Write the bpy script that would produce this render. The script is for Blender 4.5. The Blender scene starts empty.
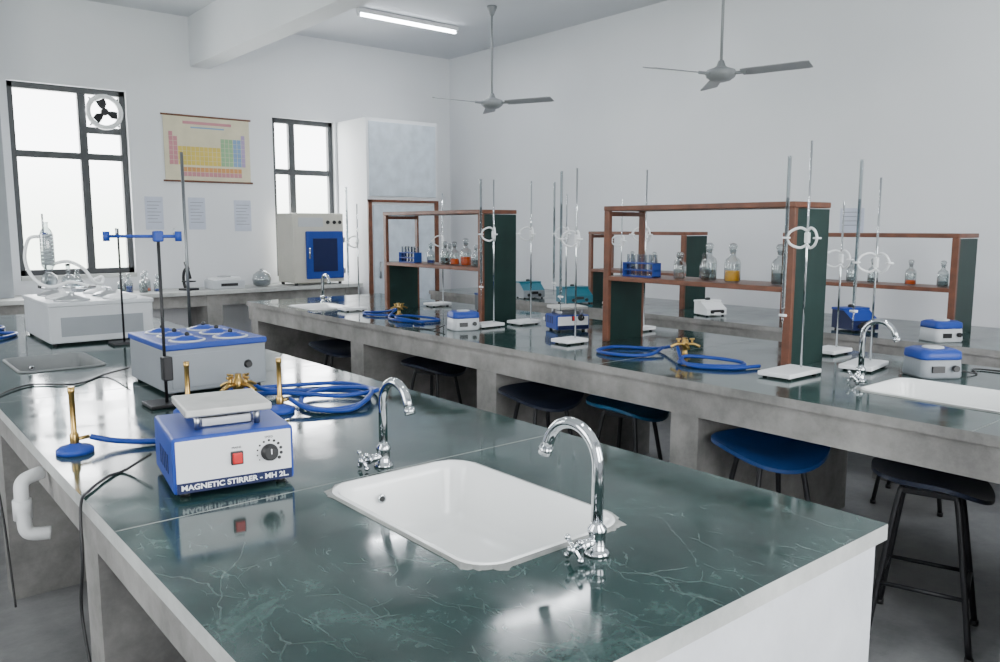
import bpy, bmesh, math, random
from mathutils import Vector, Matrix, Euler
random.seed(7)
D=bpy.data; C=bpy.context; PI=math.pi
# ---------------------------------------------------------------- materials
def newmat(name):
    m=D.materials.new(name); m.use_nodes=True
    return m, m.node_tree, m.node_tree.nodes["Principled BSDF"]
def pm(name,col,rough=.5,metal=0,var=0.06,scale=8,bump=0,emit=0,spec=.5):
    m,nt,b=newmat(name)
    b.inputs["Roughness"].default_value=rough; b.inputs["Metallic"].default_value=metal
    b.inputs["Specular IOR Level"].default_value=spec
    tc=nt.nodes.new("ShaderNodeTexCoord"); n=nt.nodes.new("ShaderNodeTexNoise")
    n.inputs["Scale"].default_value=scale; n.inputs["Detail"].default_value=5
    nt.links.new(tc.outputs["Object"],n.inputs["Vector"])
    r=nt.nodes.new("ShaderNodeValToRGB")
    c1=[max(0,c*(1-var)) for c in col]; c2=[min(1,c*(1+var)) for c in col]
    r.color_ramp.elements[0].color=(*c1,1); r.color_ramp.elements[0].position=.3
    r.color_ramp.elements[1].color=(*c2,1); r.color_ramp.elements[1].position=.7
    nt.links.new(n.outputs["Fac"],r.inputs["Fac"]); nt.links.new(r.outputs["Color"],b.inputs["Base Color"])
    if bump:
        bp=nt.nodes.new("ShaderNodeBump"); bp.inputs["Strength"].default_value=bump; bp.inputs["Distance"].default_value=.01
        n2=nt.nodes.new("ShaderNodeTexNoise"); n2.inputs["Scale"].default_value=scale*6; n2.inputs["Detail"].default_value=6
        nt.links.new(tc.outputs["Object"],n2.inputs["Vector"])
        nt.links.new(n2.outputs["Fac"],bp.inputs["Height"]); nt.links.new(bp.outputs["Normal"],b.inputs["Normal"])
    if emit:
        b.inputs["Emission Color"].default_value=(*col,1); b.inputs["Emission Strength"].default_value=emit
    return m
def glassmat(name,tint=(.95,.98,.98),refl=.10,dens=.12):
    m=D.materials.new(name); m.use_nodes=True; nt=m.node_tree; nt.nodes.clear()
    o=nt.nodes.new("ShaderNodeOutputMaterial"); t=nt.nodes.new("ShaderNodeBsdfTransparent"); g=nt.nodes.new("ShaderNodeBsdfGlossy")
    t.inputs[0].default_value=(*[c*(1-dens) for c in tint],1); g.inputs["Roughness"].default_value=.05
    lw=nt.nodes.new("ShaderNodeLayerWeight"); lw.inputs[0].default_value=.35
    mr=nt.nodes.new("ShaderNodeMapRange"); mr.inputs["To Min"].default_value=refl*.6; mr.inputs["To Max"].default_value=min(1,refl*6)
    nt.links.new(lw.outputs["Facing"],mr.inputs["Value"])
    mx=nt.nodes.new("ShaderNodeMixShader"); nt.links.new(mr.outputs[0],mx.inputs[0]); nt.links.new(t.outputs[0],mx.inputs[1]); nt.links.new(g.outputs[0],mx.inputs[2])
    nt.links.new(mx.outputs[0],o.inputs[0]); return m
def marble():
    m,nt,b=newmat("green_marble"); N=nt.nodes; L=nt.links
    tc=N.new("ShaderNodeNewGeometry")
    n1=N.new("ShaderNodeTexNoise"); n1.inputs["Scale"].default_value=3.4; n1.inputs["Detail"].default_value=14; n1.inputs["Roughness"].default_value=.82; n1.inputs["Distortion"].default_value=.4
    L.new(tc.outputs["Position"],n1.inputs["Vector"])
    r=N.new("ShaderNodeValToRGB"); e=r.color_ramp.elements
    e[0].position=.36; e[0].color=(.006,.016,.015,1); e[1].position=.70; e[1].color=(.060,.108,.098,1)
    q=e.new(.52); q.color=(.017,.041,.038,1)
    L.new(n1.outputs["Fac"],r.inputs["Fac"])
    n2=N.new("ShaderNodeTexNoise"); n2.inputs["Scale"].default_value=2.2; n2.inputs["Detail"].default_value=9; n2.inputs["Roughness"].default_value=.5
    L.new(tc.outputs["Position"],n2.inputs["Vector"])
    mp=N.new("ShaderNodeMapping"); mp.inputs["Rotation"].default_value=(0,0,.5); mp.inputs["Scale"].default_value=(1,.45,1)
    add=N.new("ShaderNodeMixRGB"); add.blend_type='ADD'; add.inputs[0].default_value=.28
    L.new(tc.outputs["Position"],add.inputs[1]); L.new(n2.outputs["Color"],add.inputs[2]); L.new(add.outputs[0],mp.inputs["Vector"])
    prev=r.outputs["Color"]
    for sc,th,amt in ((3.3,.0035,.22),(8.5,.003,.20),(19,.0028,.16)):
        v=N.new("ShaderNodeTexVoronoi"); v.feature='DISTANCE_TO_EDGE'; v.inputs["Scale"].default_value=sc
        L.new(mp.outputs[0],v.inputs["Vector"])
        mr=N.new("ShaderNodeMapRange"); mr.inputs["From Max"].default_value=th*sc/2; mr.inputs["To Min"].default_value=1; mr.inputs["To Max"].default_value=0
        L.new(v.outputs["Distance"],mr.inputs["Value"])
        n3=N.new("ShaderNodeTexNoise"); n3.inputs["Scale"].default_value=sc*.9; n3.inputs["Detail"].default_value=5
        L.new(tc.outputs["Position"],n3.inputs["Vector"])
        m2=N.new("ShaderNodeMapRange"); m2.inputs["From Min"].default_value=.44; m2.inputs["From Max"].default_value=.70; m2.inputs["To Max"].default_value=amt
        L.new(n3.outputs["Fac"],m2.inputs["Value"])
        mu=N.new("ShaderNodeMath"); mu.operation='MULTIPLY'; L.new(mr.outputs[0],mu.inputs[0]); L.new(m2.outputs[0],mu.inputs[1])
        mix=N.new("ShaderNodeMixRGB"); mix.inputs[2].default_value=(.34,.43,.41,1)
        L.new(mu.outputs[0],mix.inputs[0]); L.new(prev,mix.inputs[1]); prev=mix.outputs[0]
    L.new(prev,b.inputs["Base Color"])
    n4=N.new("ShaderNodeTexNoise"); n4.inputs["Scale"].default_value=5; n4.inputs["Detail"].default_value=8
    L.new(tc.outputs["Position"],n4.inputs["Vector"])
    rr=N.new("ShaderNodeMapRange"); rr.inputs["From Min"].default_value=.35; rr.inputs["From Max"].default_value=.7; rr.inputs["To Min"].default_value=.06; rr.inputs["To Max"].default_value=.20
    L.new(n4.outputs["Fac"],rr.inputs["Value"]); L.new(rr.outputs[0],b.inputs["Roughness"])
    b.inputs["IOR"].default_value=1.5
    return m
def concrete(name,c1,c2,rough=.85):
    m,nt,b=newmat(name); N=nt.nodes; L=nt.links
    g=N.new("ShaderNodeNewGeometry"); n=N.new("ShaderNodeTexNoise"); n.inputs["Scale"].default_value=2.5; n.inputs["Detail"].default_value=10; n.inputs["Roughness"].default_value=.7
    L.new(g.outputs["Position"],n.inputs["Vector"])
    r=N.new("ShaderNodeValToRGB"); r.color_ramp.elements[0].position=.35; r.color_ramp.elements[1].position=.68
    r.color_ramp.elements[0].color=(*c1,1); r.color_ramp.elements[1].color=(*c2,1)
    L.new(n.outputs["Fac"],r.inputs["Fac"]); L.new(r.outputs["Color"],b.inputs["Base Color"]); b.inputs["Roughness"].default_value=rough
    bp=N.new("ShaderNodeBump"); bp.inputs["Strength"].default_value=.35; bp.inputs["Distance"].default_value=.01
    L.new(n.outputs["Fac"],bp.inputs["Height"]); L.new(bp.outputs["Normal"],b.inputs["Normal"])
    return m
MB=marble()
CON=concrete("grey_concrete",(.135,.132,.125),(.32,.31,.295))
CEM=concrete("cement_grout",(.15,.155,.15),(.36,.37,.35))
EDGE=concrete("slab_edge",(.30,.31,.30),(.56,.57,.55),.5)
WALL=pm("white_wall_paint",(.70,.71,.735),.7,var=.03,scale=1.3)
CEIL=pm("ceiling_paint",(.61,.625,.66),.8,var=.03,scale=1.3)
FLOOR=concrete("stone_floor",(.13,.132,.135),(.27,.27,.27),.3)
PAINTW=pm("bench_white_paint",(.60,.62,.65),.6,var=.10,scale=5,bump=.3)
PORC=pm("white_porcelain",(.80,.81,.80),.12,var=.01)
GSINK=pm("grey_steel_sink",(.16,.17,.17),.5,.2,var=.1)
CHROME=pm("chrome",(.62,.64,.66),.08,1,var=.02)
STEEL=pm("brushed_steel",(.50,.51,.52),.32,1,var=.08,scale=30)
DSTEEL=pm("dark_steel_rod",(.16,.17,.18),.35,.9,var=.08,scale=30)
ALU=pm("aluminium_plate",(.50,.50,.48),.45,.6,var=.1,scale=20)
BRASS=pm("brass",(.48,.31,.10),.28,1,var=.1,scale=20)
BLUE=pm("blue_enamel",(.016,.050,.28),.42,var=.08,spec=.3)
DBLUE=pm("dark_blue_plastic",(.006,.012,.06),.45,spec=.3)
HOSE=pm("blue_rubber_hose",(.007,.040,.24),.42,spec=.35)
GREYP=pm("grey_powder_coat",(.22,.24,.26),.5,var=.04)
LGREY=pm("light_grey_panel",(.46,.48,.50),.4,var=.03)
WHITEP=pm("white_plastic",(.76,.77,.78),.4,var=.02)
WTEXT=pm("white_lettering",(.85,.86,.88),.5,var=0)
BLACK=pm("black_plastic",(.010,.010,.011),.4)
BLACKM=pm("black_steel",(.012,.012,.014),.45,.3)
RED=pm("red_switch",(.55,.008,.010),.3)
WOOD=pm("varnished_wood",(.125,.042,.020),.42,var=.3,scale=14)
GREENP=pm("dark_green_laminate",(.007,.026,.022),.45,var=.15,spec=.3)
CREAM=pm("oven_cream",(.52,.50,.44),.45,var=.03)
TEAL=pm("teal_plastic",(.01,.12,.17),.4)
SEATB=pm("blue_seat_plastic",(.008,.035,.13),.3)
SEATT=pm("teal_blue_seat_plastic",(.008,.07,.15),.3)
SEATK=pm("dark_seat_plastic",(.012,.016,.03),.3)
FRAMEM=pm("window_frame_metal",(.05,.053,.057),.55,.1)
PAPER=pm("paper",(.50,.53,.63),.8)
PAPER2=pm("poster_cream",(.60,.55,.40),.7)
FANW=pm("fan_enamel",(.22,.23,.24),.4,var=.03)
TUBEM=pm("tube_glow",(.88,.94,1.0),.4,emit=26)
PVC=pm("white_pvc",(.55,.56,.56),.4)
MOTT=pm("mottled_blue_white",(.52,.58,.65),.35,var=.12,scale=9)
GLASS=glassmat("clear_glass")
GLASS2=glassmat("burette_glass",(.9,.95,.97),.2,.2)
def liquid(name,col):
    m,nt,b=newmat(name); b.inputs["Base Color"].default_value=(*col,1); b.inputs["Roughness"].default_value=.1
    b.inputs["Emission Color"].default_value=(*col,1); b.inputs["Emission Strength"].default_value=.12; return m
YEL=liquid("yellow_liquid",(.85,.42,.02)); ORG=liquid("orange_liquid",(.75,.10,.01)); WAT=glassmat("water",(.75,.85,.88),.1,.25)
# ---------------------------------------------------------------- mesh builder
def catmull(P,n=8):
    P=[Vector(p) for p in P]; out=[]
    for i in range(len(P)-1):
        p0=P[max(i-1,0)];p1=P[i];p2=P[i+1];p3=P[min(i+2,len(P)-1)]
        for k in range(n):
            t=k/n
            out.append(.5*((2*p1)+(-p0+p2)*t+(2*p0-5*p1+4*p2-p3)*t*t+(-p0+3*p1-3*p2+p3)*t**3))
    out.append(P[-1]); return out
class M:
    def __init__(s,name): s.name=name; s.bm=bmesh.new(); s.mats=[]
    def mi(s,m):
        if m not in s.mats: s.mats.append(m)
        return s.mats.index(m)
    def box(s,c,d,mat,bev=0,rot=None):
        t=bmesh.new(); bmesh.ops.create_cube(t,size=1)
        bmesh.ops.scale(t,vec=d,verts=t.verts)
        if bev: bmesh.ops.bevel(t,geom=t.edges[:],offset=min(bev,min(d)*.45),segments=2,affect='EDGES',profile=.5)
        if rot: bmesh.ops.rotate(t,matrix=Euler(rot).to_matrix(),verts=t.verts)
        bmesh.ops.translate(t,vec=c,verts=t.verts)
        s.merge(t,mat); return s
    def b2(s,x0,x1,y0,y1,z0,z1,mat,bev=0): return s.box(((x0+x1)/2,(y0+y1)/2,(z0+z1)/2),(x1-x0,y1-y0,z1-z0),mat,bev)
    def merge(s,t,mat,smooth=False):
        i=s.mi(mat); mp={}
        for v in t.verts: mp[v]=s.bm.verts.new(v.co)
        for f in t.faces:
            try:
                nf=s.bm.faces.new([mp[v] for v in f.verts]); nf.material_index=i; nf.smooth=smooth or f.smooth
            except ValueError: pass
        t.free()
    def face(s,pts,mat,smooth=False):
        f=s.bm.faces.new([s.bm.verts.new(p) for p in pts]); f.material_index=s.mi(mat); f.smooth=smooth; return f
    def loft(s,rings,mat,capa=False,capb=False,smooth=True,closed=True):
        i=s.mi(mat); R=[[s.bm.verts.new(p) for p in r] for r in rings]; n=len(R[0])
        for a,b in zip(R[:-1],R[1:]):
            for k in range(n if closed else n-1):
                f=s.bm.faces.new((a[k],a[(k+1)%n],b[(k+1)%n],b[k])); f.material_index=i; f.smooth=smooth
        if capa: f=s.bm.faces.new(R[0][::-1]); f.material_index=i
        if capb: f=s.bm.faces.new(R[-1]); f.material_index=i
        return s
    def lathe(s,prof,o,mat,seg=24,axis=(0,0,1),capa=True,capb=True):
        q=Vector((0,0,1)).rotation_difference(Vector(axis).normalized()); o=Vector(o)
        rings=[[o+q@Vector((r*math.cos(2*PI*k/seg),r*math.sin(2*PI*k/seg),z)) for k in range(seg)] for r,z in prof]
        return s.loft(rings,mat,capa,capb)
    def cyl(s,p0,p1,r,mat,r1=None,seg=16):
        p0=Vector(p0);p1=Vector(p1); return s.lathe([(r,0),(r if r1 is None else r1,(p1-p0).length)],p0,mat,seg,(p1-p0))
    def tube(s,P,r,mat,seg=10,n=8,raw=False,r2=None):
        pts=[Vector(p) for p in P] if raw else catmull(P,n)
        T=[(pts[min(i+1,len(pts)-1)]-pts[max(i-1,0)]).normalized() for i in range(len(pts))]
        nrm=T[0].orthogonal().normalized(); rings=[]
        for i,p in enumerate(pts):
            if i: nrm=(T[i-1].rotation_difference(T[i])@nrm); nrm=(nrm-T[i]*nrm.dot(T[i])).normalized()
            bn=T[i].cross(nrm); rr=r if r2 is None else r+(r2-r)*i/(len(pts)-1)
            rings.append([p+nrm*rr*math.cos(2*PI*k/seg)+bn*rr*math.sin(2*PI*k/seg) for k in range(seg)])
        return s.loft(rings,mat,True,True)
    def torus(s,c,R,r,mat,seg=32,rs=10,axis=(0,0,1)):
        q=Vector((0,0,1)).rotation_difference(Vector(axis).normalized()); c=Vector(c)
        P=[c+q@Vector((R*math.cos(2*PI*k/seg),R*math.sin(2*PI*k/seg),0)) for k in range(seg)]
        ring=[]
        for k in range(seg):
            a=2*PI*k/seg; d=q@Vector((math.cos(a),math.sin(a),0)); z=q@Vector((0,0,1))
            ring.append([P[k]+d*r*math.cos(2*PI*j/rs)+z*r*math.sin(2*PI*j/rs) for j in range(rs)])
        ring.append(ring[0]); return s.loft(ring,mat)
    def sphere(s,c,r,mat,sc=(1,1,1),seg=18):
        t=bmesh.new(); bmesh.ops.create_uvsphere(t,u_segments=seg,v_segments=seg//2+2,radius=r)
        bmesh.ops.scale(t,vec=sc,verts=t.verts); bmesh.ops.translate(t,vec=c,verts=t.verts)
        s.merge(t,mat,True); return s
    def text(s,body,size,loc,mat,rot=(PI/2,0,0),wide=None,bold=.0):
        cu=D.curves.new("txt","FONT"); cu.body=body; cu.size=size; cu.extrude=.0006; cu.offset=bold; cu.align_x='CENTER'; cu.align_y='CENTER'
        ob=D.objects.new("txt",cu); C.collection.objects.link(ob)
        C.view_layer.update()
        me=D.meshes.new_from_object(ob.evaluated_get(C.evaluated_depsgraph_get()))
        t=bmesh.new(); t.from_mesh(me)
        if wide:
            w=max(v.co.x for v in t.verts)-min(v.co.x for v in t.verts); bmesh.ops.scale(t,vec=(wide/w,1,1),verts=t.verts)
        bmesh.ops.rotate(t,matrix=Euler(rot).to_matrix(),verts=t.verts); bmesh.ops.translate(t,vec=loc,verts=t.verts)
        s.merge(t,mat); D.objects.remove(ob); D.curves.remove(cu); D.meshes.remove(me); return s
    def done(s,loc=(0,0,0),rz=0,parent=None,fix=True):
        if fix: bmesh.ops.recalc_face_normals(s.bm,faces=s.bm.faces)
        me=D.meshes.new(s.name); s.bm.to_mesh(me); s.bm.free()
        for m in s.mats: me.materials.append(m)
        ob=D.objects.new(s.name,me); C.collection.objects.link(ob); ob.location=loc; ob.rotation_euler=(0,0,rz)
        if parent: ob.parent=parent
        return ob
def empty(name,loc=(0,0,0)):
    e=D.objects.new(name,None); C.collection.objects.link(e); e.location=loc; e.empty_display_size=.1; return e
def rr(cx,cy,w,h,r,z,n=6):
    out=[]
    for (sx,sy,a0) in ((1,1,0),(-1,1,90),(-1,-1,180),(1,-1,270)):
        for k in range(n+1):
            a=math.radians(a0+90*k/n); out.append(Vector((cx+sx*(w/2-r)+r*math.cos(a),cy+sy*(h/2-r)+r*math.sin(a),z)))
    return out
def slab(m,x0,x1,y0,y1,z0,z1,holes,top,side):
    for z,mt in ((z1,top),(z0,side)):
        t=bmesh.new(); loops=[[Vector((x0,y0,z)),Vector((x1,y0,z)),Vector((x1,y1,z)),Vector((x0,y1,z))]]+[rr(*h[:4],h[4],z) for h in holes]
        for lp in loops:
            vs=[t.verts.new(p) for p in lp]
            for a,b in zip(vs,vs[1:]+vs[:1]): t.edges.new((a,b))
        bmesh.ops.triangle_fill(t,use_beauty=True,use_dissolve=False,edges=t.edges[:])
        m.merge(t,mt)
    c=[(x0,y0),(x1,y0),(x1,y1),(x0,y1)]
    for (a,b) in zip(c,c[1:]+c[:1]): m.face([(a[0],a[1],z0),(b[0],b[1],z0),(b[0],b[1],z1),(a[0],a[1],z1)],side)
    for h in holes: m.loft([rr(*h[:4],h[4],z0),rr(*h[:4],h[4],z1)],side,smooth=False)
BT=.88; TP=.8795
# ---------------------------------------------------------------- room shell
X0,X1,Y0,Y1,ZC=-1.6,6.42,-1.7,8.8,3.72
def wall(name,axis,pos,thick,a0,a1,openings,mat=WALL):
    m=M(name)
    As=sorted({a0,a1,*[o[0] for o in openings],*[o[1] for o in openings]}); Zs=sorted({0,ZC,*[o[2] for o in openings],*[o[3] for o in openings]})
    for i in range(len(As)-1):
        for j in range(len(Zs)-1):
            ca=(As[i]+As[i+1])/2; cz=(Zs[j]+Zs[j+1])/2
            if any(o[0]<ca<o[1] and o[2]<cz<o[3] for o in openings): continue
            if axis=='x': m.b2(As[i],As[i+1],pos,pos+thick,Zs[j],Zs[j+1],mat)
            else: m.b2(pos,pos+thick,As[i],As[i+1],Zs[j],Zs[j+1],mat)
    bmesh.ops.remove_doubles(m.bm,verts=m.bm.verts,dist=1e-5)
    return m.done(fix=False)
W1=(1.36,2.40,1.08,2.90); W2=(3.94,4.72,.98,2.78)
wall("wall_back",'x',Y1,.22,X0-.2,X1+.2,[W1,W2])
wall("wall_right",'y',X1,.2,Y0,Y1,[])
wall("wall_left",'y',X0-.2,.2,Y0,Y1,[(1.5,3.0,1.1,2.8),(5,6.5,1.1,2.8)])  # unseen openings, added to let world light in from the left
wall("wall_front",'x',Y0-.22,.22,X0-.2,X1+.2,[(-.6,1.2,1.0,2.9),(2.4,4.4,1.0,2.9)])  # unseen openings behind the camera, added to let in light from there
M("floor").b2(X0-.2,X1+.2,Y0-.22,Y1+.22,-.1,0,FLOOR).done()
M("ceiling").b2(X0-.2,X1+.2,Y0-.22,Y1+.22,ZC,ZC+.15,CEIL).done()
M("trim_ceiling_beam").b2(3.05,3.26,Y0,Y1,3.22,ZC,WALL,.004).done()
M("trim_wall_pilaster").b2(.85,1.25,8.5,Y1,0,ZC,pm("grey_pilaster_paint",(.30,.32,.34),.7)).done()
def window(name,o,vm,hm,y=Y1+.06):
    x0,x1,z0,z1=o; m=M(name); w=.055
    for (a,b,c,d) in ((x0,x1,z0,z0+w),(x0,x1,z1-w,z1),(x0,x0+w,z0,z1),(x1-w,x1,z0,z1)): m.b2(a,b,y,y+.06,c,d,FRAMEM,.004)
    for x in vm: m.b2(x-.036,x+.036,y+.005,y+.055,z0+w,z1-w,FRAMEM)
    for z,a,b in hm: m.b2(a,b,y+.008,y+.052,z-.032,z+.032,FRAMEM)
    return m
m=window("window_1",W1,[2.0],[(2.24,W1[0],W1[1]),(2.50,2.0,W1[1])])
m.b2(W1[0],W1[1],Y1-.03,Y1+.1,W1[2]-.04,W1[2],EDGE)
m.done()
window("window_2",W2,[4.20],[(2.18,W2[0],W2[1])]).done()
m=M("exhaust_fan"); c=(2.195,Y1+.02,2.68)
m.torus(c,.150,.024,WHITEP,36,8,(0,1,0))
for k in range(4):
    a=PI/4+k*PI/2; m.cyl((c[0]+.15*math.cos(a),c[1]+.02,c[2]+.15*math.sin(a)),(c[0]+.19*math.cos(a),c[1]+.02,c[2]+.19*math.sin(a)),.008,BLACKM)
m.cyl((c[0],c[1]-.03,c[2]),(c[0],c[1]+.03,c[2]),.035,BLACKM)
for k in range(3):
    a=PI/2+.3+k*2*PI/3; u=Vector((math.cos(a),0,math.sin(a))); v=Vector((-math.sin(a),0,math.cos(a))); cc=Vector(c)
    P=[cc+u*.03-v*.015,cc+u*.07-v*.045+Vector((0,-.012,0)),cc+u*.125-v*.04+Vector((0,-.018,0)),cc+u*.12+v*.04+Vector((0,.018,0)),cc+u*.06+v*.03+Vector((0,.012,0)),cc+u*.03+v*.015]
    m.face(P,BLACKM); m.face([p+Vector((0,.004,0)) for p in P],BLACKM)
m.done()
# ---------------------------------------------------------------- benches
def bench(x0,x1,y0,y1,holes,legs,joints,endpanel=False,beamin=.03,side=EDGE):
    e=empty("lab_bench"); m=M("countertop")
    slab(m,x0,x1,y0,y1,BT-.038,TP,holes,MB,side)
    for y in joints:
        m.b2(x0,x1,y-.0018,y+.0018,BT-.002,TP+.0004,CEM)
    m.done(parent=e)
    m=M("concrete_base"); i=beamin; zb=BT-.038
    m.b2(x0+i,x0+i+.12,y0+i,y1-i,.72,zb,CON); m.b2(x1-i-.12,x1-i,y0+i,y1-i,.72,zb,CON)
    for a,b in legs: m.b2(x0+i+.005,x1-i-.005,a,b,0,zb,CON)
    if endpanel:
        m.b2(x0+.015,x1-.02,y0+.015,y0+.13,0,zb,PAINTW,.004)
    m.done(parent=e); return e
S1=(1.135,1.50,.42,.64,.075); S4=(.80,4.45,.36,.50,.05)
bench(.43,1.80,.79,7.1,[S1,S4],[(2.2,2.35),(3.75,3.9),(5.3,5.45),(6.93,7.07)],[1.86,3.55,5.3],True)
S2=(3.42,1.28,.40,.58,.06); S3=(3.13,6.15,.36,.5,.05)
bench(2.85,4.25,-.6,7.05,[S2,S3],[(-.55,-.4),(.72,.87),(2.1,2.25),(3.5,3.68),(5.0,5.18),(6.85,7.0)],[1.0,2.7,4.5,6.0],side=CON,beamin=.012)
bench(4.85,5.95,-.6,7.05,[],[(-.55,-.4),(.72,.87),(2.1,2.25),(3.5,3.68),(5.0,5.18),(6.85,7.0)],[1.0,2.7,4.5,6.0],side=CON,beamin=.012)
m=M("window_side_counter"); m.b2(X0+.02,4.72,8.2,8.79,.86,.90,EDGE,.004)
for x in (-1.4,0,1.5,3.0,4.6): m.b2(x-.08,x+.08,8.25,8.79,0,.86,CON)
m.b2(X0+.02,4.70,8.26,8.36,.74,.86,CON); m.done()
def sink(h,mat,depth=.17,grout=True):
    cx,cy,w,hh,r=h; m=M("sink"); z=BT
    L=lambda d,zz,rd=0: rr(cx,cy,w-2*d,hh-2*d,max(.02,r-d*.6+rd),zz,8)
    m.loft([L(-.010,z+.001),L(-.009,z+.006),L(-.002,z+.008),L(.006,z+.003),L(.012,z-.02),L(.03,z-depth*.75),L(.045,z-depth*.95),L(.075,z-depth),L(.16,z-depth-.004)],mat,capb=True)
    m.loft([L(.003,z-.03),L(.016,z-depth*.8),L(.03,z-depth-.012),L(.16,z-depth-.016)],mat,capb=True)
    m.lathe([(.034,.0),(.03,.004),(.022,.002),(.006,.001)],(cx,cy,z-depth-.003),CHROME,20)
    m.lathe([(.013,0),(.011,.004),(.006,.001)],(cx-.06,cy+hh/2-.026,z-.05),CHROME,16,(0,-1,.1)); m.lathe([(.007,0),(.007,.003)],(cx-.06,cy+hh/2-.028,z-.05),BLACK,12,(0,-1,.1))
    if grout:
        base=rr(cx,cy,w+.02,hh+.02,r+.01,0,24); n=len(base); inn=[];mid=[];out=[]
        ph=[random.uniform(0,6.28) for _ in range(6)]
        for k,p in enumerate(base):
            d=Vector((p.x-cx,p.y-cy,0)).normalized(); t=2*PI*k/n
            o=.016+.005*math.sin(7*t+ph[0])+.004*math.sin(13*t+ph[1])+.002*math.sin(29*t+ph[2])+random.uniform(-.0015,.0015)
            inn.append(Vector((p.x,p.y,z+.005))-d*.003); mid.append(Vector((p.x,p.y,z+.004))+d*o*.5); out.append(Vector((p.x,p.y,TP+.0003))+d*o)
        m.loft([inn,mid,out],CEM,smooth=False)
    return m.done()
sink(S1,PORC); sink(S4,GSINK,grout=False); sink(S2,PORC); sink(S3,PORC)
def tap(x,y,rz,h=.29,reach=.15,name="swan_neck_tap",mat=CHROME,z=BT):
    m=M(name); r=reach/2
    m.lathe([(.027,0),(.027,.005),(.022,.010),(.018,.014),(.018,.045),(.0205,.048),(.0205,.056),(.013,.064),(.0125,.07)],(0,0,0),mat,24)
    P=[(0,0,.06),(0,0,h-r)]
    for k in range(1,15):
        a=PI*k/14*.90; P.append((r-r*math.cos(a),0,h-r+r*math.sin(a)))
    l=Vector(P[-1])-Vector(P[-2]); l.normalize(); P.append(tuple(Vector(P[-1])+l*.02))
    m.tube(P,.0125,mat,16,raw=True); e=Vector(P[-1]); m.cyl(e-l*.004,e+l*.014,.0148,mat,seg=18)
    m.cyl((0,0,.028),(0,.045,.028),.0115,mat,seg=16); m.cyl((0,.045,.028),(0,.052,.028),.014,mat); m.cyl((0,.052,.028),(0,.07,.028),.007,mat)
    for a in (PI/4,3*PI/4):
        d=Vector((math.cos(a),0,math.sin(a)))*.027; c=Vector((0,.066,.028)); m.cyl(c-d,c+d,.0052,mat,seg=10); m.sphere(c-d,.0068,mat,seg=10); m.sphere(c+d,.0068,mat,seg=10)
    m.sphere((0,.073,.028),.009,mat,seg=12)
    return m.done((x,y,z),rz)
tap(1.165,1.095,PI/2,.262)
tap(1.15,1.905,-PI/2,.25,.13).scale=(1,-1,1)
tap(3.42,1.66,-PI/2,.27,.14).scale=(1,-1,1)
tap(3.32,6.48,-PI/2,.25,.12); tap(4.97,1.32,0,.25,.14)
# ---------------------------------------------------------------- magnetic stirrer
def stirrer(x,y,rz,w=.28,d=.28,h=.155,full=False,name="magnetic_stirrer",s=1):
    m=M(name)
    m.b2(-w/2,w/2,0,d,.012,h,BLUE,.008)
    for a in (-1,1):
        for b in (.03,d-.03): m.cyl((a*(w/2-.03),b,0),(a*(w/2-.03),b,.014),.012,BLACK)
    m.b2(-w/2+.008,w/2-.008,-.003,.002,.020,h-.008,WHITEP,.002)
    m.b2(-w/2+.008,w/2-.008,-.0045,.002,.016,.042,DBLUE)
    if full: m.text("MAGNETIC STIRRER - MH 2L.",.0185,(0,-.0048,.0290),WTEXT,wide=w-.035,bold=.0005)
    m.b2(-.012,.018,-.012,0,.072,.106,BLACK,.002); m.b2(-.009,.015,-.016,-.008,.075,.103,RED,.003)
    kx=w/2-.065; kz=.092
    m.lathe([(.022,0),(.022,.006),(.019,.008),(.018,.022),(.015,.024)],(kx,-.003,kz),BLACK,28,(0,-1,0))
    m.b2(kx-.0012,kx+.0012,-.029,-.026,kz,kz+.013,WTEXT)
    if full:
        for k in range(11):
            a=math.radians(215-k*25); m.lathe([(.0018+.0003*k,0),(.0018+.0003*k,.0008)],(kx+.031*math.cos(a),-.003,kz+.031*math.sin(a)),BLACK,10,(0,-1,0))
        m.text("MAINS",.008,(.003,-.0035,.115),BLACK); m.text("SPEED",.008,(kx,-.0035,kz+.040),BLACK)
    for k in range(5): m.b2(-w/2-.001,-w/2+.002,.07+.03*k,.085+.03*k,.05,.10,DBLUE)
    for a in (-1,1):
        for b in (-1,1): m.cyl((a*.075,d/2+b*.075,h-.002),(a*.075,d/2+b*.075,h+.04),.008,STEEL)
    m.b2(-.065,.065,d/2-.065,d/2+.065,h,h+.025,STEEL,.004)
    m.b2(-.108,.108,d/2-.108,d/2+.108,h+.038,h+.058,ALU,.004)
    o=m.done((x,y,BT),rz); o.scale=(s,s,s); return o
stirrer(.745,1.955,math.radians(-9),w=.30,d=.30,full=True)
def burner(x,y,h=.2):
    m=M("bunsen_burner")
    m.lathe([(.052,0),(.052,.012),(.045,.018),(.02,.024),(.013,.03)],(0,0,0),BLUE,28)
    m.lathe([(.011,.026),(.013,.03),(.013,.055),(.010,.06),(.0085,.062),(.0085,h-.02),(.010,h-.018),(.010,h),(.007,h)],(0,0,0),BRASS,20)
    m.cyl((.008,0,.04),(.045,0,.04),.006,BRASS); return m.done((x,y,BT),PI*.1)
burner(.51,2.61); burner(1.21,2.72); burner(.945,2.91,.19)
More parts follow.
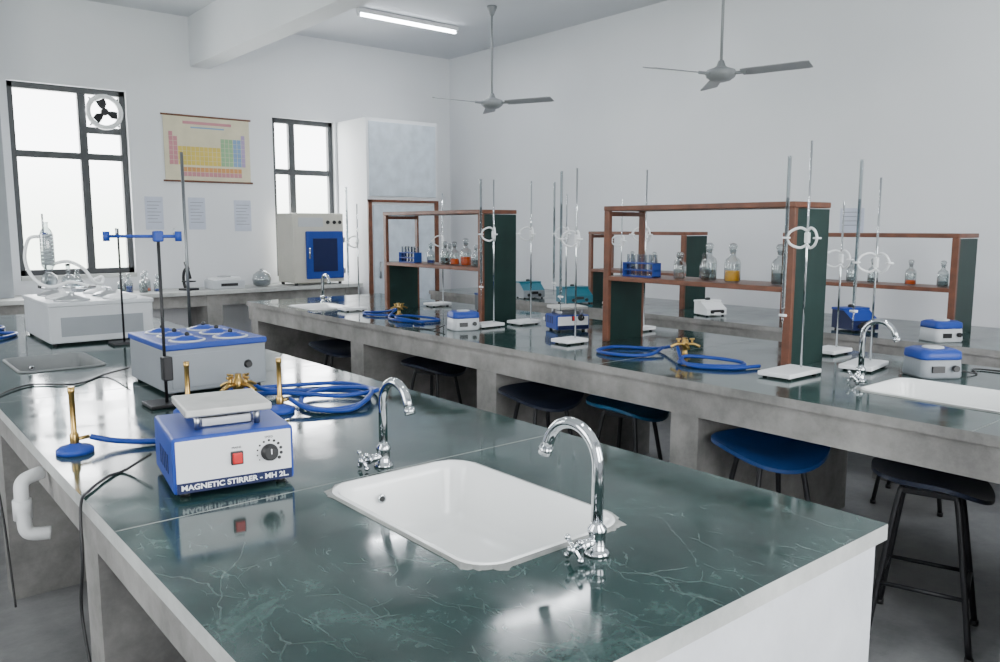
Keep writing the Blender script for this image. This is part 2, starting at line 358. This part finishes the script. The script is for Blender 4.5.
def gastap(x,y,s=1,rz=0):
    m=M("brass_gas_tap")
    m.lathe([(.028,0),(.028,.008),(.014,.012),(.012,.05),(.018,.055),(.018,.085),(.012,.09),(.010,.105)],(0,0,0),BRASS,20)
    for k in range(4):
        a=k*PI/2+.4; u=Vector((math.cos(a),math.sin(a),0)); c=Vector((0,0,.07))
        m.tube([c+u*.012,c+u*.04,c+u*.055+Vector((0,0,-.004)),c+u*.075+Vector((0,0,-.014))],.0075,BRASS,8)
        m.cyl(c+u*.035,c+u*.035+Vector((0,0,.022)),.006,BRASS); m.box(tuple(c+u*.035+Vector((0,0,.026))),(.026,.008,.008),BRASS,.002,(0,0,a))
    o=m.done((x,y,BT),rz); o.scale=(s,s,s); return o
gastap(1.14,2.93,1.15); gastap(3.35,2.55,1,.5); gastap(3.3,5.2,.9,1)
def hose(P,r=.0088,name="rubber_gas_hose",mat=HOSE):
    return M(name).tube(P,r,mat,10,8).done()
z=BT+.011
hose([(.555,2.62,BT+.04),(.62,2.60,BT+.02),(.72,2.55,z),(.84,2.52,z),(.97,2.62,z),(1.03,2.80,BT+.04),(1.06,2.88,BT+.066)])
hose([(1.21,2.96,BT+.066),(1.28,3.00,BT+.03),(1.42,2.98,z),(1.56,2.86,z),(1.58,2.72,z),(1.46,2.60,z),(1.34,2.60,z),(1.30,2.72,z+.003),(1.38,2.86,z+.008),(1.50,2.88,z+.016),(1.60,2.76,z+.02),(1.52,2.62,z+.02),(1.40,2.55,z),(1.28,2.62,z+.008),(1.255,2.735,BT+.04)])
hose([(1.13,3.0,BT+.066),(1.17,3.08,BT+.03),(1.40,3.12,z),(1.62,3.02,z),(1.66,2.84,z),(1.60,2.70,z+.02),(1.45,2.70,z+.02),(1.36,2.80,z+.022),(1.30,2.95,z+.01),(1.2,3.06,z),(.99,2.93,BT+.04)],.0085)
# ---------------------------------------------------------------- water bath
m=M("water_bath"); x1,y1=.41,.50
m.b2(0,x1,0,y1,.012,.185,GREYP,.006)
m.b2(-.006,x1+.006,-.006,y1+.006,.183,.208,BLUE,.006)
for ix in range(2):
    for iy in range(3):
        c=(.115+.18*ix,.09+.16*iy,.208)
        m.lathe([(.072,0),(.072,.004),(.066,.006)],c,LGREY,28); m.lathe([(.064,.004),(.060,.009),(.045,.010),(.044,.014),(.030,.015),(.029,.019),(.015,.020)],c,BLUE,28); m.sphere((c[0],c[1],c[2]+.026),.010,BLACK)
for a in (.03,x1-.03):
    for b in (.03,y1-.03): m.cyl((a,b,0),(a,b,.014),.014,BLACK)
m.b2(.02,.39,-.003,0,.03,.165,GREYP,.002); m.lathe([(.018,0),(.014,.004),(.013,.016)],(.33,-.003,.10),BLACK,18,(0,-1,0))
m.done((.975,3.24,BT))
# ---------------------------------------------------------------- stands
def rstand(x,y,h,bar=None,rodmat=STEEL,thick=.006):
    m=M("retort_stand"); m.b2(-.07,.07,-.05,.08,0,.014,BLACKM,.004); m.cyl((0,0,.01),(0,0,h),thick,rodmat)
    if bar:
        zb,a0,a1=bar; d=Vector((.771,-.637,0)); c=Vector((0,0,zb))
        m.cyl(c+d*a0,c+d*a1,.006,BLUE); m.box(tuple(c),(.035,.03,.04),BLUE,.006)
        for q in (a0,a1):
            m.cyl(c+d*q+Vector((0,0,-.018)),c+d*q+Vector((0,0,.018)),.012,BLUE)
            m.cyl(c+d*(q*.8),c+d*(q*.8)+Vector((0,0,.03)),.004,STEEL)
        m.b2(-.018,.018,-.04,-.002,.10,.19,BLACKM,.005)
    return m.done((x,y,BT))
rstand(1.31,3.95,1.02,None,DSTEEL,.0075)
rstand(.925,3.09,.655,(.635,-.19,.075),BLACKM)
rstand(1.25,4.9,.66,None,BLACKM)
def bstand(x,y,h=1.0,rz=0,base=(.26,.15),zc=.60,bur=True,z=BT,boff=0.09):
    m=M("burette_stand")
    m.b2(-base[0]+.04,.04,-base[1]/2,base[1]/2,.008,.028,WHITEP,.004)
    for a in (-base[0]+.07,.01):
        for b in (-1,1): m.cyl((a,b*(base[1]/2-.02),0),(a,b*(base[1]/2-.02),.01),.01,BLACK)
    m.cyl((0,0,.02),(0,0,h),.005,CHROME)
    m.box((0,0,zc),(.022,.022,.05),WHITEP,.005)
    for sx in (-1,1):
        d=Vector((-.55,sx*.83,0)).normalized()
        m.tube([Vector((0,0,zc+.03)),Vector((0,0,zc+.045))+d*.03,Vector((0,0,zc+.03))+d*.07,Vector((0,0,zc))+d*boff],.006,WHITEP,8)
        m.tube([Vector((0,0,zc-.03)),Vector((0,0,zc-.045))+d*.03,Vector((0,0,zc-.03))+d*.07,Vector((0,0,zc))+d*boff],.006,WHITEP,8)
        m.torus(Vector((0,0,zc))+d*boff,.014,.005,WHITEP,16,6)
        if bur and sx==1:
            c=Vector((0,0,0))+d*boff
            m.lathe([(.0075,.28),(.0085,.30),(.0085,.98),(.011,.985)],c,GLASS2,12)
            m.lathe([(.002,.18),(.004,.24),(.005,.28)],c,GLASS2,8); m.cyl(c+Vector((0,-.018,.265)),c+Vector((0,.018,.265)),.006,WHITEP); m.lathe([(.0068,.30),(.0068,.8)],c,WAT,10)
    return m.done((x,y,z),rz)
bstand(3.40,1.93,1.05,0,(.27,.16),.62)
bstand(3.84,1.82,.90,.15,(.26,.15),.50)
bstand(4.12,2.14,.80,0,(.2,.14),.50,False)
bstand(3.30,3.30,1.0,0,(.17,.14),.60)
bstand(3.42,4.20,.98,0,(.2,.14),.62)
bstand(3.72,4.16,.98,0,(.2,.14),.62,False)
bstand(4.05,3.42,1.03,0,(.2,.14),.62,False)
bstand(4.05,4.15,.9,0,(.2,.14),.62)
bstand(3.25,5.72,.85,0,(.2,.14),.55)
bstand(4.0,5.6,.95,0,(.2,.14),.55,False)
bstand(5.25,4.7,.90,0,(.2,.14),.55,False); bstand(5.25,1.45,.70,0,(.25,.14),.5,False)
# ---------------------------------------------------------------- reagent shelves
def shelf(x,y0,y1,h,zm,d=.31):
    L=y1-y0; m=M("reagent_shelf"); t=.032
    m.b2(.014,d,0,t,0,h-.005,GREENP); m.b2(-.012,.016,-.004,t+.004,0,h,WOOD,.003)
    m.b2(.014,d-.006,L-t,L,0,zm,GREENP); m.b2(-.012,.016,L-t-.004,L+.004,0,h,WOOD,.003); m.b2(d-.016,d,L-t-.004,L+.004,0,h,WOOD,.003)
    m.b2(.016,d-.016,L-t,L,h-.03,h-.004,WOOD)
    m.b2(-.014,d+.002,-.006,L+.006,h,h+.028,WOOD,.004)
    m.b2(-.010,d-.016,t,L-t,zm-.026,zm,WOOD,.003)
    return m.done((x,y0,BT))
shelf(3.48,2.04,3.24,.76,.385); shelf(3.48,4.40,5.68,.76,.385)
shelf(5.32,2.02,3.2,.60,.29,.29); shelf(5.32,4.08,5.15,.60,.29,.29)
def bottle(x,y,z,s=1,liq=None,lvl=.5,name="reagent_bottle",stop=GLASS):
    m=M(name)
    m.lathe([(.030,0),(.036,.006),(.036,.085),(.030,.102),(.014,.115),(.0125,.135),(.017,.140),(.017,.146)],(0,0,0),GLASS,24,capb=False)
    m.lathe([(.033,.004),(.0345,.008),(.0345,.08)] ,(0,0,0),GLASS,20,capb=False)
    m.lathe([(.010,.125),(.0125,.146),(.018,.152),(.020,.162),(.013,.172),(.004,.174)],(0,0,0),stop,18)
    if liq:
        m.lathe([(.031,.005),(.033,.009),(.033,.085*lvl*1.1),(.030,.085*lvl*1.1+.001)],(0,0,0),liq,20)
    o=m.done((x,y,z)); o.scale=(s,s,s); return o
zs=BT+.386
bottle(3.58,2.78,zs,.85); bottle(3.60,2.60,zs,1.15,WAT); bottle(3.58,2.44,zs,1.15,YEL,.55); bottle(3.60,2.18,zs,1.15,WAT,.5); bottle(3.70,2.86,zs,.8,ORG,.3); bottle(3.70,2.70,zs,.8,BLUE,.2)
bottle(3.58,4.98,zs,1.0,WAT); bottle(3.58,4.86,zs,1.0,ORG,.5); bottle(3.58,4.72,zs,1.15,ORG,.6); bottle(3.58,4.60,zs,.9,WAT); bottle(3.68,5.06,zs,.9,WAT); bottle(3.6,5.2,zs,.9,BLUE,.3)
for y,l in ((2.15,WAT),(2.35,ORG),(2.6,WAT),(2.75,WAT),(4.25,WAT),(4.5,ORG),(4.75,WAT)): bottle(5.45,y,BT+.291,.95,l,.35)
def rack(x,y,z,n=6,mat=BLUE):
    m=M("test_tube_rack"); L=.045*n
    for zz in (.0,.035,.075): m.b2(-.035,.035,0,L,zz,zz+.006,mat)
    for a in (0,L-.006): m.b2(-.035,.035,a,a+.006,0,.08,mat)
    for k in range(n):
        for xx in (-.016,.016):
            m.lathe([(.003,.008),(.008,.014),(.008,.125),(.0095,.127)],(xx,.022+.044*k,0),GLASS2,10,capb=False)
    return m.done((x,y,z))
rack(3.56,2.92,zs,5); rack(3.56,5.32,zs,5)
# ---------------------------------------------------------------- small instruments
def meter(x,y,rz,w=.2,d=.22,h=.13,body=GREYP,top=BLUE,name="colorimeter"):
    m=M(name)
    prof=[(0,.01),(d,.01),(d,h),(d*.45,h),(0,h*.55)]
    for sx,mt in ((-w/2,body),(w/2,body)): m.face([(sx,a,b) for a,b in prof],mt)
    mt=[body,body,top,top,body]
    for i in range(5):
        a=prof[i];b=prof[(i+1)%5]; m.face([(-w/2,a[0],a[1]),(w/2,a[0],a[1]),(w/2,b[0],b[1]),(-w/2,b[0],b[1])],mt[i])
    m.b2(-w/2-.006,w/2+.006,d*.45,d+.004,h,h+.015,top,.004)
    for k in (-1,1): m.cyl((k*w*.25,-.0,.035),(k*w*.25,-.016,.035),.014,BLACK)
    m.b2(-.04,.04,-.004,0,h*.30,h*.48,BLACK); m.lathe([(.02,h+.014),(.02,h+.03),(.012,h+.034)],(0,d*.72,0),BLACK,16)
    for a in (-1,1):
        for b in (.02,d-.02): m.cyl((a*(w/2-.02),b,0),(a*(w/2-.02),b,.012),.01,BLACK)
    return m.done((x,y,BT),rz)
stirrer(3.64,3.66,-.35,.24,.2,.11,s=.95)
def device(x,y,rz,s=1,base=GREYP,top=BLUE):
    m=M("centrifuge")
    R=[(.10,0),(.105,.01),(.10,.085),(.095,.09)]
    m.loft([rr(0,0,2*r,2*r*.9,.035,zz) for r,zz in R],base,True,True)
    m.loft([rr(0,0,.2,.18,.035,.088),rr(0,0,.205,.185,.035,.095),rr(0,0,.2,.18,.035,.125),rr(0,0,.16,.14,.03,.135)],top,True,True)
    m.lathe([(.05,.133),(.045,.142),(.012,.144)],(0,0,0),LGREY,24)
    m.cyl((.05,-.098,.05),(.05,-.115,.05),.015,BLACK); m.b2(-.06,0,-.102,-.09,.03,.06,BLACK)
    o=m.done((x,y,BT),rz); o.scale=(s,s,s); return o
device(3.80,1.52,-.6,.95,GREYP); device(3.16,4.2,-.3,.9,LGREY); device(5.02,1.97,-.5,.9,LGREY,BLUE)
meter(3.98,4.85,-.3,body=GREYP,top=BLUE); meter(5.08,2.45,-.4,.2,.2,.13,DBLUE,BLUE); meter(5.1,3.6,-.3,.18,.16,.10,WHITEP,WHITEP); meter(5.0,4.95,-.3,.26,.2,.13,TEAL,TEAL); meter(5.05,5.6,-.3,.22,.2,.14,GREYP,TEAL)
hose([(3.30,2.56,BT+.055),(3.25,2.5,z),(3.15,2.42,z),(3.18,2.28,z),(3.30,2.18,z),(3.38,2.24,z+.002),(3.34,2.38,z+.01),(3.22,2.46,z+.018),(3.12,2.34,z),(3.20,2.18,z),(3.36,2.12,z)])
hose([(3.38,2.62,BT+.055),(3.42,2.8,z),(3.30,2.98,z),(3.12,2.95,z),(3.10,2.78,z),(3.22,2.68,z),(3.38,2.72,z+.018)])
hose([(3.25,5.16,BT+.05),(3.15,5.1,z),(3.05,4.9,z),(3.1,4.7,z),(3.25,4.62,z),(3.32,4.75,z),(3.2,4.92,z+.015),(3.06,4.86,z+.018),(3.12,4.6,z)])
hose([(3.32,5.25,BT+.05),(3.3,5.4,z),(3.15,5.45,z),(3.08,5.3,z),(3.2,5.1,z)],.009)
hose([(.80,6.3,z),(.82,6.1,z),(.70,5.9,z),(.84,5.75,z),(.72,5.55,z),(.65,5.7,z),(.76,5.95,z+.018),(.68,6.2,z)],.011)
# ---------------------------------------------------------------- far water bath with distillation glass
m=M("distillation_water_bath")
m.b2(0,.56,0,.74,.012,.225,LGREY,.008); m.b2(-.006,.566,-.006,.746,.22,.245,LGREY,.006)
m.b2(.06,.50,-.004,0,.05,.16,GREYP)
for ix in range(2):
    for iy in range(3):
        c=(.15+.26*ix,.13+.24*iy,.245)
        m.lathe([(.095,0),(.095,.008),(.085,.012),(.06,.022),(.02,.03),(.015,.045),(.012,.05)],c,WHITEP if (ix+iy)%2 else STEEL,26)
for a in (.03,.53):
    for b in (.03,.71): m.cyl((a,b,0),(a,b,.014),.016,BLACK)
m.done((.90,5.05,BT))
m=M("glass_condenser_setup")
m.cyl((.0,.09,0),(.0,.09,.50),.006,STEEL); m.box((0,.06,.36),(.03,.09,.03),BLUE,.005); m.box((0,.09,.01),(.1,.08,.02),BLACKM,.004)
m.lathe([(.012,.10),(.03,.14),(.042,.16),(.042,.36),(.03,.39),(.014,.41),(.014,.44),(.02,.445)],(0,0,0),GLASS2,20,capb=False)
m.tube([(.032*math.cos(k*.7),.032*math.sin(k*.7),.16+k*.0028) for k in range(72)],.009,WHITEP,8,raw=True)
m.sphere((0,0,.06),.05,GLASS2); m.cyl((0,0,.02),(0,0,.11),.016,GLASS2); m.cyl((0,0,0),(0,0,.012),.05,STEEL)
m.tube([(.04,0,.17),(.12,-.02,.18),(.2,-.06,.13),(.26,-.05,.04),(.33,.05,.02),(.36,.15,.06),(.30,.2,.03)],.011,WHITEP,8)
m.tube([(-.04,0,.35),(-.10,.03,.33),(-.13,.02,.2),(-.10,-.04,.08),(-.02,-.1,.02),(.10,-.14,.05),(.2,-.16,.02)],.011,WHITEP,8)
# erlenmeyer + side flask
m.lathe([(.045,0),(.048,.006),(.018,.085),(.014,.095),(.014,.12),(.018,.124)],(.19,.10,0),GLASS2,20,capb=False); m.lathe([(.043,.004),(.030,.045)],(.19,.10,0),WAT,18)
m.sphere((.12,.02,.05),.045,GLASS2); m.cyl((.12,.02,.09),(.12,.02,.15),.013,GLASS2); m.cyl((.12,.02,.15),(.12,.02,.165),.015,BLACK); m.cyl((.12,.02,0),(.12,.02,.012),.04,STEEL)
m.done((.99,5.45,BT+.298)).scale=(.9,.9,.9)
# ---------------------------------------------------------------- cables & pipe
def cable(P,r=.004): return M("power_cable").tube(P,r,BLACK,8,10).done()
cable([(.97,3.75,BT+.05),(.90,3.9,z-.005),(.75,3.75,z-.006),(.60,3.85,z-.006),(.47,3.7,z-.006),(.42,3.55,BT-.01),(.40,3.45,.7),(.40,3.3,.45),(.40,3.2,.2)])
cable([(.63,2.27,BT+.05),(.57,2.31,z-.006),(.52,2.28,z-.006),(.45,2.18,z-.006),(.418,2.12,BT-.01),(.405,2.08,.74),(.40,2.1,.6),(.40,2.0,.4),(.39,1.9,.15)])
cable([(3.9,1.50,BT+.03),(3.98,1.4,z-.006),(4.1,1.45,z-.006),(4.12,1.3,z-.006),(4.0,1.2,z-.006),(4.1,1.05,z-.006)])
cable([(3.05,4.25,BT+.03),(2.98,4.3,z-.006),(2.95,4.45,z-.006),(3.0,4.55,z-.006)])
m=M("waste_pipe"); m.tube([(.44,2.75,.80),(.385,2.72,.79),(.375,2.70,.75),(.375,2.69,.68),(.385,2.68,.64),(.44,2.67,.63)],.020,PVC,16); m.cyl((.375,2.70,.68),(.375,2.70,.74),.026,PVC); m.done()
# ---------------------------------------------------------------- stools
def stool(x,y,rz,mat,hs=.60):
    m=M("lab_stool"); n=20; mrad=8
    def S(u,a):
        r=.225*u; px=r*math.cos(a)*1.12; py=r*math.sin(a)*.92
        zz=.055*(abs(px)/.25)**2.2+.05*max(0,py/.21)**2-.025*max(0,-py/.21)**2*u
        return Vector((px,py,hs+zz))
    t=[[S((k+.02)/mrad,2*PI*j/(2*n)) for j in range(2*n)] for k in range(mrad+1)]
    bot=[[p-Vector((0,0,.016)) for p in r] for r in t]
    m.loft(t,mat,True,False); m.loft(bot,mat,True,False); m.loft([t[-1],bot[-1]],mat)
    m.b2(-.10,.10,-.10,.10,hs-.035,hs-.012,BLACKM,.004)
    for a in range(4):
        an=PI/4+a*PI/2; m.tube([(.11*math.cos(an),.11*math.sin(an),hs-.03),(.14*math.cos(an),.14*math.sin(an),hs-.06),(.24*math.cos(an),.24*math.sin(an),.01)],.0115,BLACKM,10,6); m.cyl((.24*math.cos(an),.24*math.sin(an),0),(.24*math.cos(an),.24*math.sin(an),.02),.015,BLACK)
    q=.205
    for a in range(4):
        a0=PI/4+a*PI/2; a1=a0+PI/2; m.cyl((q*math.cos(a0),q*math.sin(a0),.22),(q*math.cos(a1),q*math.sin(a1),.22),.008,BLACKM)
    return m.done((x,y,0),rz)
stool(3.12,1.22,.3,SEATK); stool(3.02,1.84,-.5,SEATB); stool(3.18,2.78,.2,SEATT); stool(3.00,3.26,-.2,SEATK); stool(3.10,4.45,.3,SEATK); stool(3.02,5.6,-.3,SEATK); stool(4.62,1.9,.2,SEATB); stool(4.65,3.0,-.2,DBLUE)
# ---------------------------------------------------------------- ceiling fans & tubes
def fan(x,y,zf,a0):
    m=M("ceiling_fan"); L=ZC-zf
    m.lathe([(.05,0),(.05,-.02),(.018,-.09)],(0,0,L),FANW,20); m.cyl((0,0,.05),(0,0,L-.05),.011,FANW)
    m.lathe([(.02,.10),(.035,.06),(.06,.045),(.105,.03),(.115,.005),(.105,-.02),(.07,-.045),(.03,-.055)],(0,0,0),FANW,32)
    for k in range(3):
        a=math.radians(a0+120*k); u=Vector((math.cos(a),math.sin(a),0)); v=Vector((-math.sin(a),math.cos(a),0)); Z=Vector((0,0,1))
        m.tube([u*.09,u*.16,u*.2],.012,FANW,8,4)
        r=[]
        for t,w in ((.16,.045),(.22,.058),(.45,.062),(.62,.068),(.655,.055)):
            c=u*t+Z*(.004); r.append([c-v*w+Z*.012,c+v*w-Z*.012,c+v*w-Z*.018,c-v*w+Z*.006])
        m.loft(r,FANW,True,True,smooth=False)
    return m.done((x,y,zf))
fan(5.24,6.46,2.78,54); fan(5.23,3.73,2.68,44)
def tube(x,y):
    m=M("fluorescent_tube_light"); m.b2(-.62,.62,-.03,.03,-.045,-.002,WHITEP,.004); m.cyl((-.59,0,-.062),(.59,0,-.062),.016,TUBEM)
    for a in (-.605,.605): m.b2(a-.012,a+.012,-.02,.02,-.08,-.04,WHITEP,.003)
    o2=m.done((x,y,ZC))
    l=D.lights.new("tube_lamp","AREA"); l.shape='RECTANGLE'; l.size=1.2; l.size_y=.05; l.energy=20; l.color=(.92,.96,1); l.specular_factor=.25
    o=D.objects.new("tube_lamp",l); C.collection.objects.link(o); o.parent=o2; o.location=(0,0,-.09)
for p in ((4.85,7.35),(4.7,5.0),(4.85,1.6),(1.3,1.5),(1.3,4.8)): tube(*p)
# ---------------------------------------------------------------- wall items
m=M("periodic_table_poster"); x0,x1,z0,z1=2.74,3.66,2.03,2.71; y=Y1-.014
m.b2(x0,x1,y,y+.005,z0,z1,PAPER2); m.cyl((x0-.02,y,z1),(x1+.02,y,z1),.010,WOOD); m.cyl((x0-.02,y,z0),(x1+.02,y,z0),.010,WOOD)
cols=[pm("cell_"+n,c,.7) for n,c in (("pink",(.50,.22,.25)),("yellow",(.60,.46,.10)),("blue",(.20,.32,.50)),("green",(.26,.42,.24)),("orange",(.55,.27,.10)),("lilac",(.36,.28,.46)))]
cw=(x1-x0-.10)/18; ch=.046
for r in range(9):
    for c in range(18):
        if r==0 and c not in (0,17): continue
        if r in (1,2) and 2<=c<12: continue
        if r>=7 and not 3<=c<17: continue
        zz=z1-.17-r*(ch+.003)-(.02 if r>=7 else 0)
        k=0 if c<2 else (1 if c<12 else (3 if c<15 else (2 if c<17 else 5)))
        if r>=7: k=4 if r==7 else 0
        m.b2(x0+.05+c*cw,x0+.05+(c+.88)*cw,y-.002,y,zz-ch,zz,cols[k])
m.b2(x0+.2,x1-.2,y-.002,y,z1-.085,z1-.055,cols[0]); m.b2(x0+.28,x1-.28,y-.002,y,z1-.125,z1-.11,cols[2])
m.done()
def notice(x0,x1,z0,z1,axis='x'):
    m=M("wall_notice")
    if axis=='x':
        m.b2(x0,x1,Y1-.006,Y1-.002,z0,z1,PAPER)
        for k in range(7):
            zz=z1-.05-k*.035; m.b2(x0+.02,x1-.02-.02*(k%3),Y1-.007,Y1-.006,zz-.006,zz,GREYP)
    else:
        m.b2(X1-.006,X1-.002,x0,x1,z0,z1,PAPER)
        for k in range(4):
            zz=z1-.03-k*.035; m.b2(X1-.007,X1-.006,x0+.02,x1-.02,zz-.006,zz,GREYP)
    m.done()
notice(2.52,2.70,1.52,1.86); notice(2.96,3.14,1.52,1.86); notice(3.46,3.65,1.50,1.84)
notice(3.16,3.36,1.50,1.70,'y'); notice(3.62,3.78,1.52,1.68,'y')
m=M("tall_cabinet"); a,b,c,d=4.75,5.73,8.12,8.785
m.b2(a,b,c,d,0,2.78,WALL,.004)
m.b2(a+.03,b-.03,c-.012,c,1.90,2.74,MOTT,.003)
m.b2(a+.0,a+.05,c-.02,c,0,1.86,WOOD); m.b2(a,b,c-.02,c,1.83,1.86,WOOD); m.b2(b-.05,b,c-.02,c,0,1.83,WOOD)
m.b2(a+.07,b-.07,c-.015,c,.1,1.80,MOTT); m.cyl((a+.14,c-.04,.95),(a+.14,c-.04,1.15),.01,STEEL); m.cyl((a+.14,c-.04,.97),(a+.14,c,.97),.006,STEEL); m.cyl((a+.14,c-.04,1.13),(a+.14,c,1.13),.006,STEEL)
m.done()
m=M("hot_air_oven"); w,d,h=.62,.42,.80
for a in (.04,w-.04):
    for b in (.04,d-.04): m.cyl((a,b,0),(a,b,.03),.02,BLACK)
m.b2(0,w,0,d,.028,h,CREAM,.012); m.b2(.02,w-.02,-.006,.002,.05,h-.02,CREAM,.004)
m.b2(.14,w-.02,-.03,-.004,.07,.60,BLUE,.01); m.b2(.22,w-.10,-.034,-.028,.15,.52,DBLUE,.006)
m.cyl((.165,-.06,.30),(.165,-.06,.42),.010,CHROME); m.cyl((.165,-.06,.31),(.165,-.02,.31),.007,CHROME); m.cyl((.165,-.06,.41),(.165,-.02,.41),.007,CHROME)
for k in range(2): m.b2(w-.02,w,-.03,-.004,.12+.35*k,.18+.35*k,STEEL)
m.b2(.06,.36,-.010,-.004,.65,.75,LGREY,.002)
for x in (.42,.50,.57): m.lathe([(.022,0),(.018,.014)],(x,-.006,.70),BLACK,16,(0,-1,0))
m.done((3.90,8.27,.90))
m=M("analytical_balance"); m.b2(0,.34,0,.28,.0,.09,LGREY,.01); m.b2(.03,.31,.04,.26,.09,.12,WHITEP,.006); m.lathe([(.07,0),(.07,.012)],(.17,.15,.12),STEEL,24); m.b2(.08,.26,-.004,0,.03,.06,BLACK); m.done((3.02,8.32,.90))
m=M("microscope"); m.b2(-.08,.08,-.09,.09,0,.025,BLACKM,.006); m.tube([(0,.06,.02),(0,.085,.12),(0,.07,.22),(0,.02,.27)],.018,BLACKM); m.b2(-.06,.06,-.06,.05,.10,.115,BLACKM); m.cyl((0,-.03,.14),(0,.01,.26),.02,BLACKM); m.cyl((0,.0,.25),(0,.04,.34),.022,BLACKM); m.done((2.80,8.42,.90),.4).scale=(.85,.85,.85)
m=M("desiccator"); m.lathe([(.05,0),(.09,.02),(.10,.07),(.10,.09),(.095,.10),(.09,.13),(.05,.165),(.02,.175),(.02,.195)],(0,0,0),GLASS2,26); m.lathe([(.085,.02),(.09,.07)],(0,0,0),GREYP,24); m.done((3.60,8.45,.90))
bottle(2.35,8.4,.90,1.1,WAT); bottle(2.50,8.45,.90,1,BLUE,.3); bottle(2.15,8.4,.90,1.1,WAT,.5); bottle(2.24,8.5,.90,1.1,BLUE,.6); bottle(2.42,8.55,.90,1.2,ORG,.3)
m=M("hot_plate"); m.b2(0,.3,0,.24,.008,.07,GREYP,.008); m.lathe([(.09,0),(.09,.012),(.07,.014)],(.15,.12,.07),BLACK,24); m.cyl((.07,0,.04),(.07,-.015,.04),.014,BLACK)
for a in (.03,.27):
    for b in (.03,.21): m.cyl((a,b,0),(a,b,.01),.012,BLACK)
m.done((1.75,8.4,.90))
# ---------------------------------------------------------------- lighting
def area(name,loc,rot,sx,sy,e,col=(1,1,1)):
    l=D.lights.new(name,"AREA"); l.shape='RECTANGLE'; l.size=sx; l.size_y=sy; l.energy=e; l.color=col
    o=D.objects.new(name,l); C.collection.objects.link(o); o.location=loc; o.rotation_euler=rot; return o
area("daylight_window_1",(1.9,Y1+.3,2.0),(-PI/2,0,0),1.1,1.8,80,(.97,.985,1))
area("daylight_window_2",(4.33,Y1+.3,1.9),(-PI/2,0,0),.8,1.8,55,(.97,.985,1))
area("front_fill_1",(.3,Y0-.3,1.95),(PI/2,0,0),1.8,1.9,70,(.97,.985,1))  # added fill lamp behind the camera, brightens faces turned towards it
area("front_fill_2",(3.4,Y0-.3,1.95),(PI/2,0,0),2.0,1.9,75,(.97,.985,1))  # second added fill lamp, outside the other unseen rear opening
w=D.worlds.new("World"); C.scene.world=w; w.use_nodes=True; nt=w.node_tree; bg=nt.nodes["Background"]
tc=nt.nodes.new("ShaderNodeTexCoord"); sp=nt.nodes.new("ShaderNodeSeparateXYZ"); rp=nt.nodes.new("ShaderNodeValToRGB")
nt.links.new(tc.outputs["Generated"],sp.inputs[0]); nt.links.new(sp.outputs["Z"],rp.inputs["Fac"])
rp.color_ramp.elements[0].color=(.66,.72,.64,1); rp.color_ramp.elements[0].position=.0; rp.color_ramp.elements[1].color=(.96,.98,1,1); rp.color_ramp.elements[1].position=.08
nt.links.new(rp.outputs["Color"],bg.inputs["Color"]); bg.inputs["Strength"].default_value=9
# ---------------------------------------------------------------- camera
cd=D.cameras.new("Camera"); cd.sensor_width=36; cd.lens=803*36/1000; cd.clip_start=.02
co=D.objects.new("Camera",cd); C.collection.objects.link(co); co.location=(0,0,1.55)
co.rotation_euler=(math.radians(90-7.4),0,math.radians(-39.6)); C.scene.camera=co
